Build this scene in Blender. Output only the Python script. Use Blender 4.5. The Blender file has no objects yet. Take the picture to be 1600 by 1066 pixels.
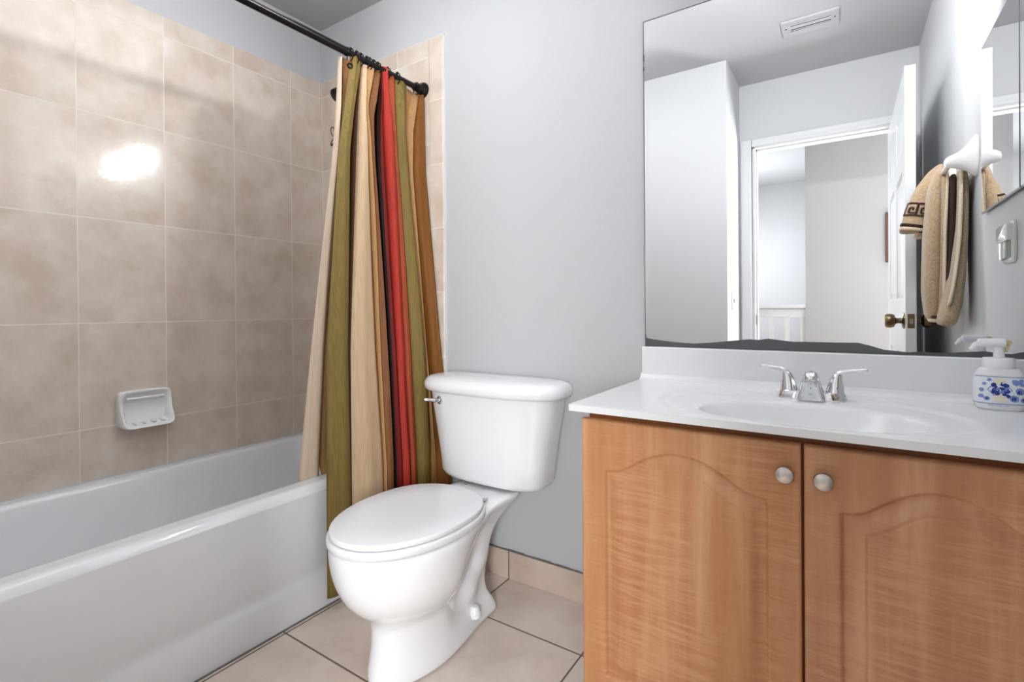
import bpy, bmesh, math, random
import numpy as np
from mathutils import Vector, Matrix
random.seed(4)
S = bpy.context.scene
COL = S.collection
PI = math.pi

def lin(c):
    return c/12.92 if c <= .04045 else ((c+.055)/1.055)**2.4
def rgb(r, g, b):
    return (lin(r/255), lin(g/255), lin(b/255), 1)

# ------------------------------------------------------------------ camera
H = 2.4818
cam_d = bpy.data.cameras.new('camera')
cam = bpy.data.objects.new('camera', cam_d)
COL.objects.link(cam)
yaw, pitch, roll, F = .585, -.0038, -.0077, 784.6729
fw = Vector((-math.sin(yaw)*math.cos(pitch), math.cos(yaw)*math.cos(pitch), math.sin(pitch)))
rt = Vector((math.cos(yaw), math.sin(yaw), 0))
up = rt.cross(fw)
r3 = rt*math.cos(roll)+up*math.sin(roll)
u3 = up*math.cos(roll)-rt*math.sin(roll)
M = Matrix((( r3.x, u3.x, -fw.x), (r3.y, u3.y, -fw.y), (r3.z, u3.z, -fw.z))).to_4x4()
M.translation = Vector((.2933, -1.6192, 1.0417))
cam.matrix_world = M
cam_d.sensor_width = 36
cam_d.lens = F/1600*36
cam_d.shift_y = -(533-487.4483)/1600
cam_d.clip_start = .02
S.camera = cam

# ------------------------------------------------------------------ view, world, lights
S.view_settings.view_transform = 'Standard'
S.view_settings.look = 'None'
S.view_settings.gamma = 1
S.view_settings.exposure = 1.25
S.view_settings.use_curve_mapping = False
w = bpy.data.worlds.new('world'); S.world = w
w.use_nodes = True
w.node_tree.nodes['Background'].inputs[0].default_value = (.9, .95, 1, 1)
w.node_tree.nodes['Background'].inputs[1].default_value = .3
BULB = 195.0           # strength of the three vanity globes
HALL = 29.0           # power of the added hall fill lights, watts
CEIL = 1.9           # glow of the added ceiling fill light

def area(name, loc, rot, size, power, col=(1, 1, 1)):
    d = bpy.data.lights.new(name, 'AREA'); d.shape = 'DISK'; d.size = size; d.energy = power; d.color = col
    o = bpy.data.objects.new(name, d); o.location = loc; o.rotation_euler = rot; COL.objects.link(o); return o
for sx_, sp_ in ((.93, 1.15), (1.37, .8), (-.62, .25)):      # added unseen fill lights in the hall, shining in through the open door
    hl_ = area('hall_fill_light', (sx_, -2.955, 1.25), (math.radians(90), 0, 0), .34, HALL*sp_, (.95, .98, 1))
    hl_.data.shape = 'RECTANGLE'; hl_.data.size_y = .9
area('stairwell_fill_light', (-1.2, -3.9, 1.75), (0, math.radians(-70), 0), .8, 30, (.93, .97, 1))  # added light for the stairwell wall, without a fixture

# ------------------------------------------------------------------ materials
def mat(name, base, rough=.5, metal=0, spec=.5, coat=0, trans=0, ior=1.45, emit=None, sheen=0):
    m = bpy.data.materials.new(name); m.use_nodes = True
    b = m.node_tree.nodes['Principled BSDF']
    b.inputs['Base Color'].default_value = base
    b.inputs['Roughness'].default_value = rough
    b.inputs['Metallic'].default_value = metal
    b.inputs['Specular IOR Level'].default_value = spec
    b.inputs['Coat Weight'].default_value = coat
    b.inputs['Coat Roughness'].default_value = .05
    b.inputs['Transmission Weight'].default_value = trans
    b.inputs['IOR'].default_value = ior
    b.inputs['Sheen Weight'].default_value = sheen
    if emit:
        b.inputs['Emission Color'].default_value = emit[0]
        b.inputs['Emission Strength'].default_value = emit[1]
    return m
def nodes(m):
    nt = m.node_tree
    return nt, nt.nodes['Principled BSDF'], nt.links
def N(nt, t, **kw):
    n = nt.nodes.new(t)
    for k, v in kw.items():
        if k in n.inputs: n.inputs[k].default_value = v
        else: setattr(n, k, v)
    return n
def objcoord(nt):
    return N(nt, 'ShaderNodeTexCoord').outputs['Object']
def bump(nt, b, h, strength=.2, dist=.002):
    n = N(nt, 'ShaderNodeBump'); n.inputs['Strength'].default_value = strength; n.inputs['Distance'].default_value = dist
    nt.links.new(h, n.inputs['Height']); nt.links.new(n.outputs[0], b.inputs['Normal'])
def ramp(nt, fac, stops):
    r = N(nt, 'ShaderNodeValToRGB'); e = r.color_ramp.elements
    e[0].position, e[0].color = stops[0]; e[1].position, e[1].color = stops[-1]
    for p, c in stops[1:-1]:
        x = e.new(p); x.color = c
    nt.links.new(fac, r.inputs[0]); return r.outputs[0]
def mix(nt, fac, a, b, mode='MIX'):
    n = N(nt, 'ShaderNodeMix', data_type='RGBA', blend_type=mode)
    for s, v in ((n.inputs[0], fac), (n.inputs[6], a), (n.inputs[7], b)):
        if hasattr(v, 'is_output'): nt.links.new(v, s)
        else: s.default_value = v
    return n.outputs[2]
def noise(nt, vec, scale, detail=4, rough=.5, dist=0):
    n = N(nt, 'ShaderNodeTexNoise'); n.inputs['Scale'].default_value = scale; n.inputs['Detail'].default_value = detail
    n.inputs['Roughness'].default_value = rough; n.inputs['Distortion'].default_value = dist
    nt.links.new(vec, n.inputs['Vector']); return n.outputs[0]
def mapping(nt, vec, loc=(0, 0, 0), scale=(1, 1, 1), rot=(0, 0, 0)):
    n = N(nt, 'ShaderNodeMapping'); n.inputs['Location'].default_value = loc; n.inputs['Scale'].default_value = scale
    n.inputs['Rotation'].default_value = rot; nt.links.new(vec, n.inputs['Vector']); return n.outputs[0]

def wall_paint(name, c):
    m = mat(name, c, .55, spec=.3); nt, b, L = nodes(m)
    bump(nt, b, noise(nt, objcoord(nt), 160, 3), .06, .001); return m
M_wall = wall_paint('white_wall_paint', rgb(196, 197, 199))
M_hallg = wall_paint('greige_hall_paint', rgb(150, 146, 140))
M_ceil = wall_paint('white_ceiling_paint', rgb(180, 181, 183))
M_hallw = wall_paint('white_hall_paint', rgb(168, 168, 170))
M_trim = mat('white_gloss_trim', rgb(212, 213, 215), .3)
M_door = mat('white_door_paint', rgb(206, 207, 209), .35)

def tile_mat(name, axes, u0, v0, tw, th, base, alt, dark, grout, mortar, rough, bumpd=.6):
    """square-laid tiles: axes pick which object axes run along and up the tiles"""
    m = mat(name, base, rough, spec=.5); nt, b, L = nodes(m)
    oc = objcoord(nt)
    sx = N(nt, 'ShaderNodeSeparateXYZ'); L.new(oc, sx.inputs[0])
    cx = N(nt, 'ShaderNodeCombineXYZ')
    for k, (ax, off) in enumerate(zip(axes, (u0, v0))):
        a = N(nt, 'ShaderNodeMath', operation='SUBTRACT'); L.new(sx.outputs['XYZ'.index(ax)], a.inputs[0]); a.inputs[1].default_value = off
        L.new(a.outputs[0], cx.inputs[k])
    br = N(nt, 'ShaderNodeTexBrick', offset=0.0, squash=1.0)
    L.new(cx.outputs[0], br.inputs['Vector'])
    br.inputs['Color1'].default_value = (0, 0, 0, 1); br.inputs['Color2'].default_value = (1, 1, 1, 1)
    br.inputs['Scale'].default_value = 1; br.inputs['Mortar Size'].default_value = mortar; br.inputs['Mortar Smooth'].default_value = .15
    br.inputs['Brick Width'].default_value = tw; br.inputs['Row Height'].default_value = th
    # every tile shifts the mottling by its own amount
    tint = N(nt, 'ShaderNodeVectorMath', operation='MULTIPLY_ADD')
    L.new(br.outputs['Color'], tint.inputs[0]); tint.inputs[1].default_value = (7, 5, 3); L.new(oc, tint.inputs[2])
    n1 = noise(nt, tint.outputs[0], 7.5, 6, .6, 0); n2 = noise(nt, tint.outputs[0], 10, 5, .6, 0)
    c = ramp(nt, n1, [(.34, dark), (.5, base), (.66, alt[0])])
    f2 = ramp(nt, n2, [(.5, (0, 0, 0, 1)), (.72, (.55, .55, .55, 1))])
    c = mix(nt, f2, c, alt[1])
    c = mix(nt, br.outputs['Fac'], c, grout)
    L.new(c, b.inputs['Base Color'])
    rr = N(nt, 'ShaderNodeMapRange'); L.new(br.outputs['Fac'], rr.inputs[0]); rr.inputs[3].default_value = rough; rr.inputs[4].default_value = .75
    L.new(rr.outputs[0], b.inputs['Roughness'])
    inv = N(nt, 'ShaderNodeMath', operation='MULTIPLY_ADD'); L.new(br.outputs['Fac'], inv.inputs[0]); inv.inputs[1].default_value = -1
    L.new(noise(nt, oc, 60, 3), inv.inputs[2])
    sc = N(nt, 'ShaderNodeMath', operation='MULTIPLY_ADD'); L.new(noise(nt, oc, 75, 2), sc.inputs[0]); sc.inputs[1].default_value = .2
    neg = N(nt, 'ShaderNodeMath', operation='MULTIPLY'); L.new(br.outputs['Fac'], neg.inputs[0]); neg.inputs[1].default_value = -1
    L.new(neg.outputs[0], sc.inputs[2])
    bump(nt, b, sc.outputs[0], bumpd, .0012); return m
TB, TA, TP, TD, TG = rgb(214, 199, 184), rgb(220, 210, 198), rgb(217, 196, 187), rgb(203, 185, 168), rgb(232, 223, 212)
M_tileL = tile_mat('beige_wall_tile', 'YZ', -.1768, 1.0061, .272, .3751, TB, (TA, TP), TD, TG, .0016, .11)
M_tileB = tile_mat('beige_end_wall_tile', 'XZ', -1.384, 1.0061, .272, .3751, TB, (TA, TP), TD, TG, .0016, .11)
M_tileT = tile_mat('beige_bullnose_tile', 'XZ', -1.193, 1.12, .5, .2725, TB, (TA, TP), TD, TG, .0016, .22)
M_floor = tile_mat('beige_floor_tile', 'XY', -.796, -.2516, .4239, .4239, rgb(222, 206, 193), (rgb(228, 214, 203), rgb(225, 203, 195)), rgb(214, 196, 182), rgb(120, 102, 86), .0032, .28)
M_base = tile_mat('beige_skirting_tile', 'XZ', -.796, -.2, .4239, .8, rgb(206, 188, 173), (rgb(214, 196, 182), rgb(210, 188, 177)), rgb(196, 176, 160), rgb(120, 102, 86), .0028, .3)
M_caulk = mat('grey_grout', rgb(120, 116, 112), .8)
M_porc = mat('white_porcelain', rgb(236, 237, 239), .08, coat=.4)
M_tub = mat('white_enamel', rgb(238, 239, 241), .12, coat=.3)
M_seat = mat('white_seat_plastic', rgb(228, 229, 231), .22)
M_marble = mat('white_cultured_marble', rgb(238, 239, 240), .2, coat=.15)
M_cer = mat('white_ceramic', rgb(243, 242, 240), .12, coat=.3)
M_chrome = mat('chrome', rgb(226, 227, 230), .06, 1)
M_nickel = mat('brushed_nickel', rgb(196, 190, 184), .32, 1)
M_mirror = mat('mirror_silver', (.93, .935, .94, 1), 0.0, 1)
M_desil = mat('desilvered_mirror_backing', rgb(92, 94, 97), .18)
M_edge = mat('mirror_edge_grey', rgb(96, 98, 100), .3)
M_black = mat('dark_bronze_metal', rgb(30, 26, 25), .28, .6)
M_wire = mat('dark_wire', rgb(70, 62, 55), .4, .6)
M_bronze = mat('antique_brass', rgb(128, 108, 84), .28, 1)
M_dark = mat('dark_recess', rgb(38, 37, 36), .8)
M_vent = mat('vent_white_metal', rgb(178, 179, 181), .4)
M_frame = mat('brown_frame_wood', rgb(88, 48, 28), .4)
M_print = mat('pale_print_paper', rgb(205, 196, 182), .7)
M_glass = mat('green_tinted_glass', rgb(214, 226, 212), .06, trans=.85, ior=1.45)
M_bottle = mat('white_plastic', rgb(236, 237, 240), .25)
M_blabel = mat('pale_blue_label', rgb(236, 238, 244), .35)
M_blue = mat('cobalt_blue_print', rgb(40, 56, 140), .4)
M_lblue = mat('light_blue_print', rgb(128, 148, 205), .4)
M_cream = mat('cream_print', rgb(238, 230, 206), .4)
M_ylw = mat('yellowed_clear_plastic', rgb(232, 216, 160), .15, trans=.35)
M_diff = mat('lit_fill_diffuser', (.9, .9, .9, 1), .5, emit=((.94, .975, 1, 1), CEIL))
M_bulb = mat('lit_frosted_globe', (1, 1, 1, 1), .4, emit=((.955, .98, 1, 1), BULB))

def wood(name, c1, c2, c3, seed):
    m = mat(name, c1, .36, spec=.4); nt, b, L = nodes(m)
    oc = objcoord(nt)
    v = mapping(nt, oc, (seed, seed*.7, 0), (16, 16, 1.1))
    g = noise(nt, v, 1.6, 5, .55, .4)
    c = ramp(nt, g, [(.28, c2), (.5, c1), (.74, c3)])
    # fiddleback figure: fine cross-grain ripples that come and go
    v2 = mapping(nt, oc, (seed*.3, 0, seed), (5.5, 5.5, 95), (0, .16, 0))
    r1 = noise(nt, v2, 1.3, 3, .55, 1.0)
    rr = ramp(nt, r1, [(.42, (0, 0, 0, 1)), (.62, (1, 1, 1, 1))])
    patch = ramp(nt, noise(nt, mapping(nt, oc, (seed, 0, 2), (6, 6, 1.6)), 1.5, 2), [(.4, (.05, .05, .05, 1)), (.62, (.6, .6, .6, 1))])
    mm = N(nt, 'ShaderNodeMath', operation='MULTIPLY'); L.new(rr, mm.inputs[0]); L.new(patch, mm.inputs[1])
    c = mix(nt, mm.outputs[0], c, c3)
    L.new(c, b.inputs['Base Color']); return m
M_wood = wood('figured_sycamore_laminate', rgb(200, 142, 98), rgb(188, 128, 84), rgb(217, 168, 124), 1.3)
M_wood2 = wood('figured_sycamore_laminate_right', rgb(196, 142, 102), rgb(182, 127, 90), rgb(214, 168, 128), 5.1)
M_woodd = mat('dark_cabinet_edge', rgb(126, 70, 28), .45)

def fabric(name, c, dark):
    m = mat(name, c, .62, spec=.25); nt, b, L = nodes(m)
    oc = objcoord(nt)
    f = noise(nt, mapping(nt, oc, (0, 0, 0), (420, 420, 5)), 1.0, 2)
    L.new(ramp(nt, f, [(.3, dark), (.6, c)]), b.inputs['Base Color'])
    bump(nt, b, f, .08, .0006); return m
FAB = dict(
    olive=fabric('olive_curtain_stripe', rgb(128, 108, 58), rgb(106, 88, 42)),
    beige=fabric('beige_curtain_stripe', rgb(198, 170, 138), rgb(180, 152, 120)),
    pale=fabric('pale_curtain_stripe', rgb(220, 198, 174), rgb(206, 182, 158)),
    tan=fabric('tan_curtain_stripe', rgb(182, 140, 94), rgb(160, 120, 78)),
    brown=fabric('brown_curtain_stripe', rgb(128, 84, 52), rgb(106, 68, 40)),
    shade_black=fabric('black_fold_shade', rgb(22, 8, 6), rgb(16, 6, 4)),  # deep fold shadow painted into the cloth as a black strip
    shade_maroon=fabric('maroon_fold_shade', rgb(112, 26, 18), rgb(92, 18, 12)),  # softer fold shading painted as a strip between black and red
    red=fabric('red_curtain_stripe', rgb(172, 54, 42), rgb(150, 42, 32)),
    rust=fabric('rust_curtain_stripe', rgb(160, 74, 46), rgb(138, 60, 36)),
    gold=fabric('golden_brown_curtain_stripe', rgb(130, 82, 34), rgb(108, 66, 22)),
    dark=fabric('dark_brown_curtain_stripe', rgb(66, 40, 20), rgb(50, 28, 12)))
def terry(name, c, d):
    m = mat(name, c, .95, spec=.1, sheen=.3); nt, b, L = nodes(m); oc = objcoord(nt)
    f = noise(nt, oc, 260, 3, .6)
    L.new(ramp(nt, f, [(.3, d), (.6, c)]), b.inputs['Base Color']); bump(nt, b, f, .7, .003); return m
M_terry = terry('tan_terry', rgb(192, 168, 138), rgb(154, 130, 102))
M_terryl = terry('pale_hem_terry', rgb(222, 206, 180), rgb(200, 182, 154))
M_band = mat('dark_brown_woven_band', rgb(52, 28, 22), .9)

# ------------------------------------------------------------------ mesh helpers
def B(): return bmesh.new()
def quad(bm, pts, mi=0):
    f = bm.faces.new([bm.verts.new(p) for p in pts]); f.material_index = mi; return f
def box(bm, lo, hi, mi=0, rot=None, c=None):
    x0, y0, z0 = lo; x1, y1, z1 = hi
    P = [Vector(p) for p in ((x0,y0,z0),(x1,y0,z0),(x1,y1,z0),(x0,y1,z0),(x0,y0,z1),(x1,y0,z1),(x1,y1,z1),(x0,y1,z1))]
    if rot is not None: P = [rot @ (p-c)+c for p in P]
    v = [bm.verts.new(p) for p in P]
    for i in ((0,3,2,1),(4,5,6,7),(0,1,5,4),(1,2,6,5),(2,3,7,6),(3,0,4,7)):
        bm.faces.new([v[k] for k in i]).material_index = mi
def loft(bm, rings, cap0=True, cap1=True, closed=True, mi=0):
    R = [[bm.verts.new(p) for p in r] for r in rings]; n = len(R[0])
    for a, b in zip(R[:-1], R[1:]):
        for i in range(n if closed else n-1):
            j = (i+1) % n
            bm.faces.new((a[i], a[j], b[j], b[i])).material_index = mi
    if cap0: bm.faces.new(list(reversed(R[0]))).material_index = mi
    if cap1: bm.faces.new(R[-1]).material_index = mi
    return R
def tube(bm, pts, r, seg=14, mi=0, cap=True):
    pts = [Vector(p) for p in pts]; n = len(pts)
    rs = r if isinstance(r, (list, tuple)) else [r]*n
    t0 = (pts[1]-pts[0]).normalized(); a = Vector((0, 0, 1)) if abs(t0.z) < .9 else Vector((1, 0, 0))
    u = t0.cross(a).normalized(); rings = []
    for i, p in enumerate(pts):
        t = (pts[min(i+1, n-1)]-pts[max(i-1, 0)]).normalized()
        u = (u-t*u.dot(t)).normalized(); v = t.cross(u)
        rings.append([p+(u*math.cos(2*PI*k/seg)+v*math.sin(2*PI*k/seg))*rs[i] for k in range(seg)])
    loft(bm, rings, cap, cap, mi=mi)
def lathe(bm, prof, org, axis='z', seg=32, mi=0):
    """prof: (radius, height) pairs along the axis"""
    org = Vector(org)
    ax = {'z': (Vector((1,0,0)), Vector((0,1,0)), Vector((0,0,1))), 'y': (Vector((0,0,1)), Vector((1,0,0)), Vector((0,1,0))),
          'x': (Vector((0,1,0)), Vector((0,0,1)), Vector((1,0,0))), '-y': (Vector((1,0,0)), Vector((0,0,1)), Vector((0,-1,0))),
          '-x': (Vector((0,0,1)), Vector((0,1,0)), Vector((-1,0,0)))}[axis]
    loft(bm, [[org+ax[0]*r*math.cos(2*PI*k/seg)+ax[1]*r*math.sin(2*PI*k/seg)+ax[2]*h for k in range(seg)] for r, h in prof], mi=mi)
def torus(bm, c, n, R, r, seg=28, ts=8, a0=0, a1=2*PI):
    c = Vector(c); n = Vector(n).normalized(); a = Vector((0,0,1)) if abs(n.z) < .9 else Vector((1,0,0))
    u = n.cross(a).normalized(); v = n.cross(u); full = abs(a1-a0-2*PI) < 1e-6
    m = seg if full else seg+1
    rings = []
    for i in range(m):
        t = a0+(a1-a0)*i/seg; d = u*math.cos(t)+v*math.sin(t)
        rings.append([c+d*(R+r*math.cos(2*PI*k/ts))+n*r*math.sin(2*PI*k/ts) for k in range(ts)])
    if full: rings.append(rings[0])
    loft(bm, rings, not full, not full)
def obj(name, bm, m, parent=None, smooth=40, bevel=0, bseg=3, solid=0, sub=0, label=None):
    bmesh.ops.remove_doubles(bm, verts=bm.verts, dist=1e-6)
    bmesh.ops.recalc_face_normals(bm, faces=bm.faces)
    if smooth:
        for f in bm.faces: f.smooth = True
        for e in bm.edges:
            if len(e.link_faces) == 2 and e.calc_face_angle(0) > math.radians(smooth): e.smooth = False
    me = bpy.data.meshes.new(name); bm.to_mesh(me); bm.free()
    for x in (m if isinstance(m, (list, tuple)) else [m]): me.materials.append(x)
    o = bpy.data.objects.new(name, me); COL.objects.link(o)
    if bevel:
        d = o.modifiers.new('bevel', 'BEVEL'); d.width = bevel; d.segments = bseg; d.limit_method = 'ANGLE'; d.angle_limit = math.radians(40); d.harden_normals = False
        for p in me.polygons: p.use_smooth = True
    if solid:
        d = o.modifiers.new('solidify', 'SOLIDIFY'); d.thickness = solid; d.offset = 0
    if sub:
        d = o.modifiers.new('subdivision', 'SUBSURF'); d.levels = sub; d.render_levels = sub
    if parent: o.parent = parent; o.matrix_parent_inverse = parent.matrix_world.inverted()
    if label: o['label'] = label
    return o
def tag(o, label, cat, group=None):
    o['label'] = label; o['category'] = cat
    if group: o['group'] = group
    return o
def thing(name, loc, label, cat, group=None):
    o = bpy.data.objects.new(name, None); o.location = loc; o.empty_display_size = .05; COL.objects.link(o)
    o.matrix_world = Matrix.Translation(loc)
    return tag(o, label, cat, group)
def struct(name, bm, m, parent=None, **k):
    o = obj(name, bm, m, parent, **k)
    if not parent: o['kind'] = 'structure'
    return o
def boxobj(name, lo, hi, m, parent=None, bevel=0, st=False, **k):
    bm = B(); box(bm, lo, hi)
    return (struct if st else obj)(name, bm, m, parent, bevel=bevel, **k)
def sgn_pow(c, p): return math.copysign(abs(c)**p, c)
def selip(cx, cy, hx, hy, z, n=4, seg=48, nb=None):
    """superellipse ring; nb: exponent for the +y half"""
    out = []
    for k in range(seg):
        t = 2*PI*k/seg; c, s = math.cos(t), math.sin(t); e = nb if (nb and s > 0) else n
        out.append(Vector((cx+hx*sgn_pow(c, 2/e), cy+hy*sgn_pow(s, 2/e), z)))
    return out
def sstep(a, b, x):
    t = np.clip((x-a)/(b-a), 0, 1); return t*t*(3-2*t)

# ------------------------------------------------------------------ the room
XL, XR, YE, YD = -1.947, .643, -1.516, -1.9459
T = .12
boxo = boxobj
boxobj('floor', (XL-T, YD-T, -.1), (XR+T, T, 0), M_floor, st=True)
boxobj('ceiling', (XL-T, YD, H), (XR+T, T, H+.1), M_ceil, st=True)
wb = boxobj('wall_back', (XL-T, 0, 0), (XR+T, T, H), M_wall, st=True)
wl = boxobj('wall_left', (XL-T, YE-T, 0), (XL, 0, H), M_wall, st=True)
boxobj('wall_right', (XR, YD-T, 0), (XR+T, 0, H), M_wall, st=True)
boxobj('wall_alcove', (XL-T, YD, 0), (-.273, YE, H), M_wall, st=True)
# door wall with its opening
OX0, OX1, OZ = -.187, .541, 2.068
bm = B()
box(bm, (-.273, YD-T, 0), (OX0, YD, H)); box(bm, (OX1, YD-T, 0), (XR, YD, H)); box(bm, (OX0, YD-T, OZ), (OX1, YD, H))
struct('wall_front', bm, M_wall)
# wall tiles round the tub
boxobj('wall_tile', (XL, YE, .40), (XL+.008, 0, 2.2083), M_tileL, wl)
boxobj('wall_tile', (XL+.008, -.008, .40), (-1.193, 0, 2.2083), M_tileB, wb)
boxobj('bullnose_tile', (-1.193, -.009, 0), (-1.116, 0, 2.2083), M_tileT, wb, bevel=.004)
bm = B(); box(bm, (-1.116, -.0045, 0), (-1.1095, 0, 2.2105)); box(bm, (XL+.008, -.006, 2.2083), (-1.1095, 0, 2.2115))
obj('tile_edge_caulk', bm, M_trim, wb)
bb = struct('baseboard_back', (lambda b: (box(b, (-1.109, -.011, 0), (-.24, 0, .1057)), b)[1])(B()), M_base, bevel=.0015)
bm = B()
for k in range(44):       # rough grey grout bead along the skirting's top
    x0 = -1.10+k*.0195; h = .0015+.0035*random.random()
    box(bm, (x0, -.0095, .1057), (x0+.0195, 0, .1057+h))
obj('grout_bead', bm, M_caulk, bb)
bm = B()
box(bm, (XR-.010, YD, 0), (XR, -.56, .1057)); struct('baseboard_right', bm, M_base)

# door casing and jamb
bm = B()
for x0, x1 in ((OX0-.078, OX0-.012), ):
    box(bm, (x0, YD, 0), (x1, YD+.014, OZ+.052)); box(bm, (x1-.018, YD+.014, 0), (x1-.004, YD+.02, OZ+.03)); box(bm, (x0+.003, YD+.014, 0), (x0+.014, YD+.019, OZ+.045))
box(bm, (OX0-.012, YD, OZ+.006), (OX1+.05, YD+.014, OZ+.052)); box(bm, (OX0-.012, YD+.014, OZ+.008), (OX1+.05, YD+.02, OZ+.022))
box(bm, (OX1+.012, YD, 0), (OX1+.06, YD+.014, OZ+.006))
struct('trim_1', bm, M_trim, bevel=.002)
bm = B()
box(bm, (OX0-.012, YD-T-.01, 0), (OX0+.004, YD+.002, OZ+.006)); box(bm, (OX1-.004, YD-T-.01, 0), (OX1+.012, YD+.002, OZ+.006)); box(bm, (OX0-.012, YD-T-.01, OZ-.004), (OX1+.012, YD+.002, OZ+.012))
box(bm, (OX0+.004, YD-.075, 0), (OX0+.014, YD-.04, OZ-.004)); box(bm, (OX0+.004, YD-.075, OZ-.014), (OX1-.004, YD-.04, OZ-.004))
jb = struct('trim_2', bm, M_trim, bevel=.0015)
bm = B(); box(bm, (OX0+.004, YD-.034, .935), (OX0+.0055, YD-.004, .998)); obj('strike_plate', bm, M_bronze, jb)

# hall beyond the door
boxobj('floor_hall', (-1.7, -5.1, -.1), (1.7, YD-T, 0), mat('hall_floor', rgb(128, 104, 82), .6), st=True)
boxobj('ceiling_hall', (-1.7, -5.1, H), (1.7, YD, H+.1), M_ceil, st=True)
boxobj('wall_hall', (.036, -3.12, 0), (1.7, -3.0, H), M_hallw, st=True)
boxobj('wall_stairwell', (-1.7, -5.1, 0), (.156, -4.98, H), M_hallw, st=True)
boxobj('wall_stair_side', (.036, -4.98, 0), (.156, -3.12, H), M_hallw, st=True)
boxobj('wall_hall_left', (-1.7, -4.98, 0), (-1.58, YD-T, H), M_hallg, st=True)
boxobj('wall_hall_right', (1.58, -3.0, 0), (1.7, YD-T, H), M_hallg, st=True)
boxobj('wall_hall_near', (-1.58, YD-T-.02, 0), (-.273, YD-T, H), M_hallg, st=True)
boxobj('wall_hall_close', (XR, YD-T-.02, 0), (1.58, YD-T, H), M_hallg, st=True)
rl = thing('stair_railing', (-.77, -3.03, 0), 'white wooden stair railing with square balusters in the hall past the doorway', 'railing')
boxobj('handrail', (-1.58, -3.085, 1.037), (.0355, -3.0, 1.066), M_trim, rl, bevel=.005)
boxobj('rail_board', (-1.58, -3.06, .965), (.0355, -3.025, 1.037), M_trim, rl, bevel=.003)
boxobj('bottom_rail', (-1.58, -3.06, .06), (.0355, -3.025, .10), M_trim, rl, bevel=.003)
for k in range(14):
    x = .013-.1115*k
    boxobj('baluster', (x-.0175, -3.06, 0.1), (x+.0175, -3.03, .965), M_trim, rl)
pf = thing('picture_frame', (.61, -3.0, 1.55), 'brown wooden picture frame on the hall wall, seen past the open door', 'picture frame')
bm = B()
for lo, hi in (((.546, -2.999, 1.373), (.582, -2.975, 1.736)), ((.72, -2.999, 1.373), (.756, -2.975, 1.736)), ((.582, -2.999, 1.373), (.72, -2.975, 1.409)), ((.582, -2.999, 1.70), (.72, -2.975, 1.736))):
    box(bm, lo, hi)
obj('frame_moulding', bm, M_frame, pf, bevel=.003)
boxobj('print', (.58, -2.997, 1.405), (.722, -2.985, 1.703), M_print, pf)

for k, x in enumerate((.93, 1.37, -.62)):  # unseen boxes added to carry the hall fill lights
    wl_ = thing('hall_fill_box', (x, -3.0, 1.25), ('added fill light box in the hall, nearest the picture frame', 'added fill light box at the far end of the hall', 'added fill light box in the hall, in front of the stair railing')[k], 'lamp')
    boxobj('fill_box', (x-.18, -2.9985, .79), (x+.18, -2.965, 1.71), M_trim, wl_, bevel=.004)

# open door leaf
dr = thing('door', (.535, -1.93, 0), 'white six panel door standing open, reflected in the big mirror', 'door')
LY0, LY1, LX0, LX1, LZ = -1.926, -.985, .5005, .5355, 2.021
def leaf():
    bm = B()
    ys = [LY0, LY0+.115, LY0+.42, LY0+.525, LY1-.115, LY1]
    zs = [.01, .22, .84, 1.08, 1.62, 1.70, 1.905, LZ]
    for x, sg in ((LX0, -1), (LX1, 1)):
        pan = []; V = {}
        for i, y in enumerate(ys):
            for j, z in enumerate(zs): V[i, j] = bm.verts.new((x, y, z))
        for i in range(5):
            for j in range(7):
                f = bm.faces.new((V[i, j], V[i+1, j], V[i+1, j+1], V[i, j+1]) if sg > 0 else (V[i, j], V[i, j+1], V[i+1, j+1], V[i+1, j]))
                if i in (1, 3) and j in (1, 3, 5): pan.append(f)
        bm.normal_update()
        r = bmesh.ops.inset_individual(bm, faces=pan, thickness=.014, depth=-.010)
        r = bmesh.ops.inset_individual(bm, faces=pan, thickness=.006, depth=0)
        r = bmesh.ops.inset_individual(bm, faces=pan, thickness=.028, depth=.007)
    for y0 in (LY0, LY1): quad(bm, [(LX0, y0, .01), (LX1, y0, .01), (LX1, y0, LZ), (LX0, y0, LZ)])
    for z0 in (.01, LZ): quad(bm, [(LX0, LY0, z0), (LX1, LY0, z0), (LX1, LY1, z0), (LX0, LY1, z0)])
    return bm
obj('door_leaf', leaf(), M_door, dr, smooth=20)
KY, KZ = -1.035, .984
for sg, x, ax in ((-1, LX0, '-x'), (1, LX1, 'x')):
    bm = B()
    lathe(bm, [(.0, 0), (.033, 0), (.033, .004), (.027, .008), (.012, .010), (.011, .024), (.015, .030), (.026, .034), (.030, .046), (.029, .060), (.024, .066), (0, .068)] if sg < 0 else
          [(.0, 0), (.033, 0), (.033, .004), (.024, .007), (.012, .008), (.011, .018), (.02, .022), (.027, .028), (.028, .044), (.024, .052), (0, .053)], (x, KY, KZ), ax, 28)
    obj('door_knob', bm, M_bronze, dr)
bm = B(); box(bm, (.5065, LY1, .955), (.5295, LY1+.0015, 1.013)); lp = obj('latch_plate', bm, M_bronze, dr)
bm = B(); box(bm, (.512, LY1+.0015, .974), (.524, LY1+.008, .994)); obj('latch_bolt', bm, mat('bright_brass', rgb(190, 180, 164), .2, 1), lp)

sw = thing('light_switch', (-.268, -1.68, 1.09), 'small white light switch on the alcove wall end, near the door casing', 'switch')
boxobj('switch_plate', (-.2729, -1.72, 1.03), (-.268, -1.645, 1.15), M_trim, sw, bevel=.002)
boxobj('toggle', (-.268, -1.688, 1.075), (-.258, -1.677, 1.1), M_trim, sw, bevel=.001)

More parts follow.
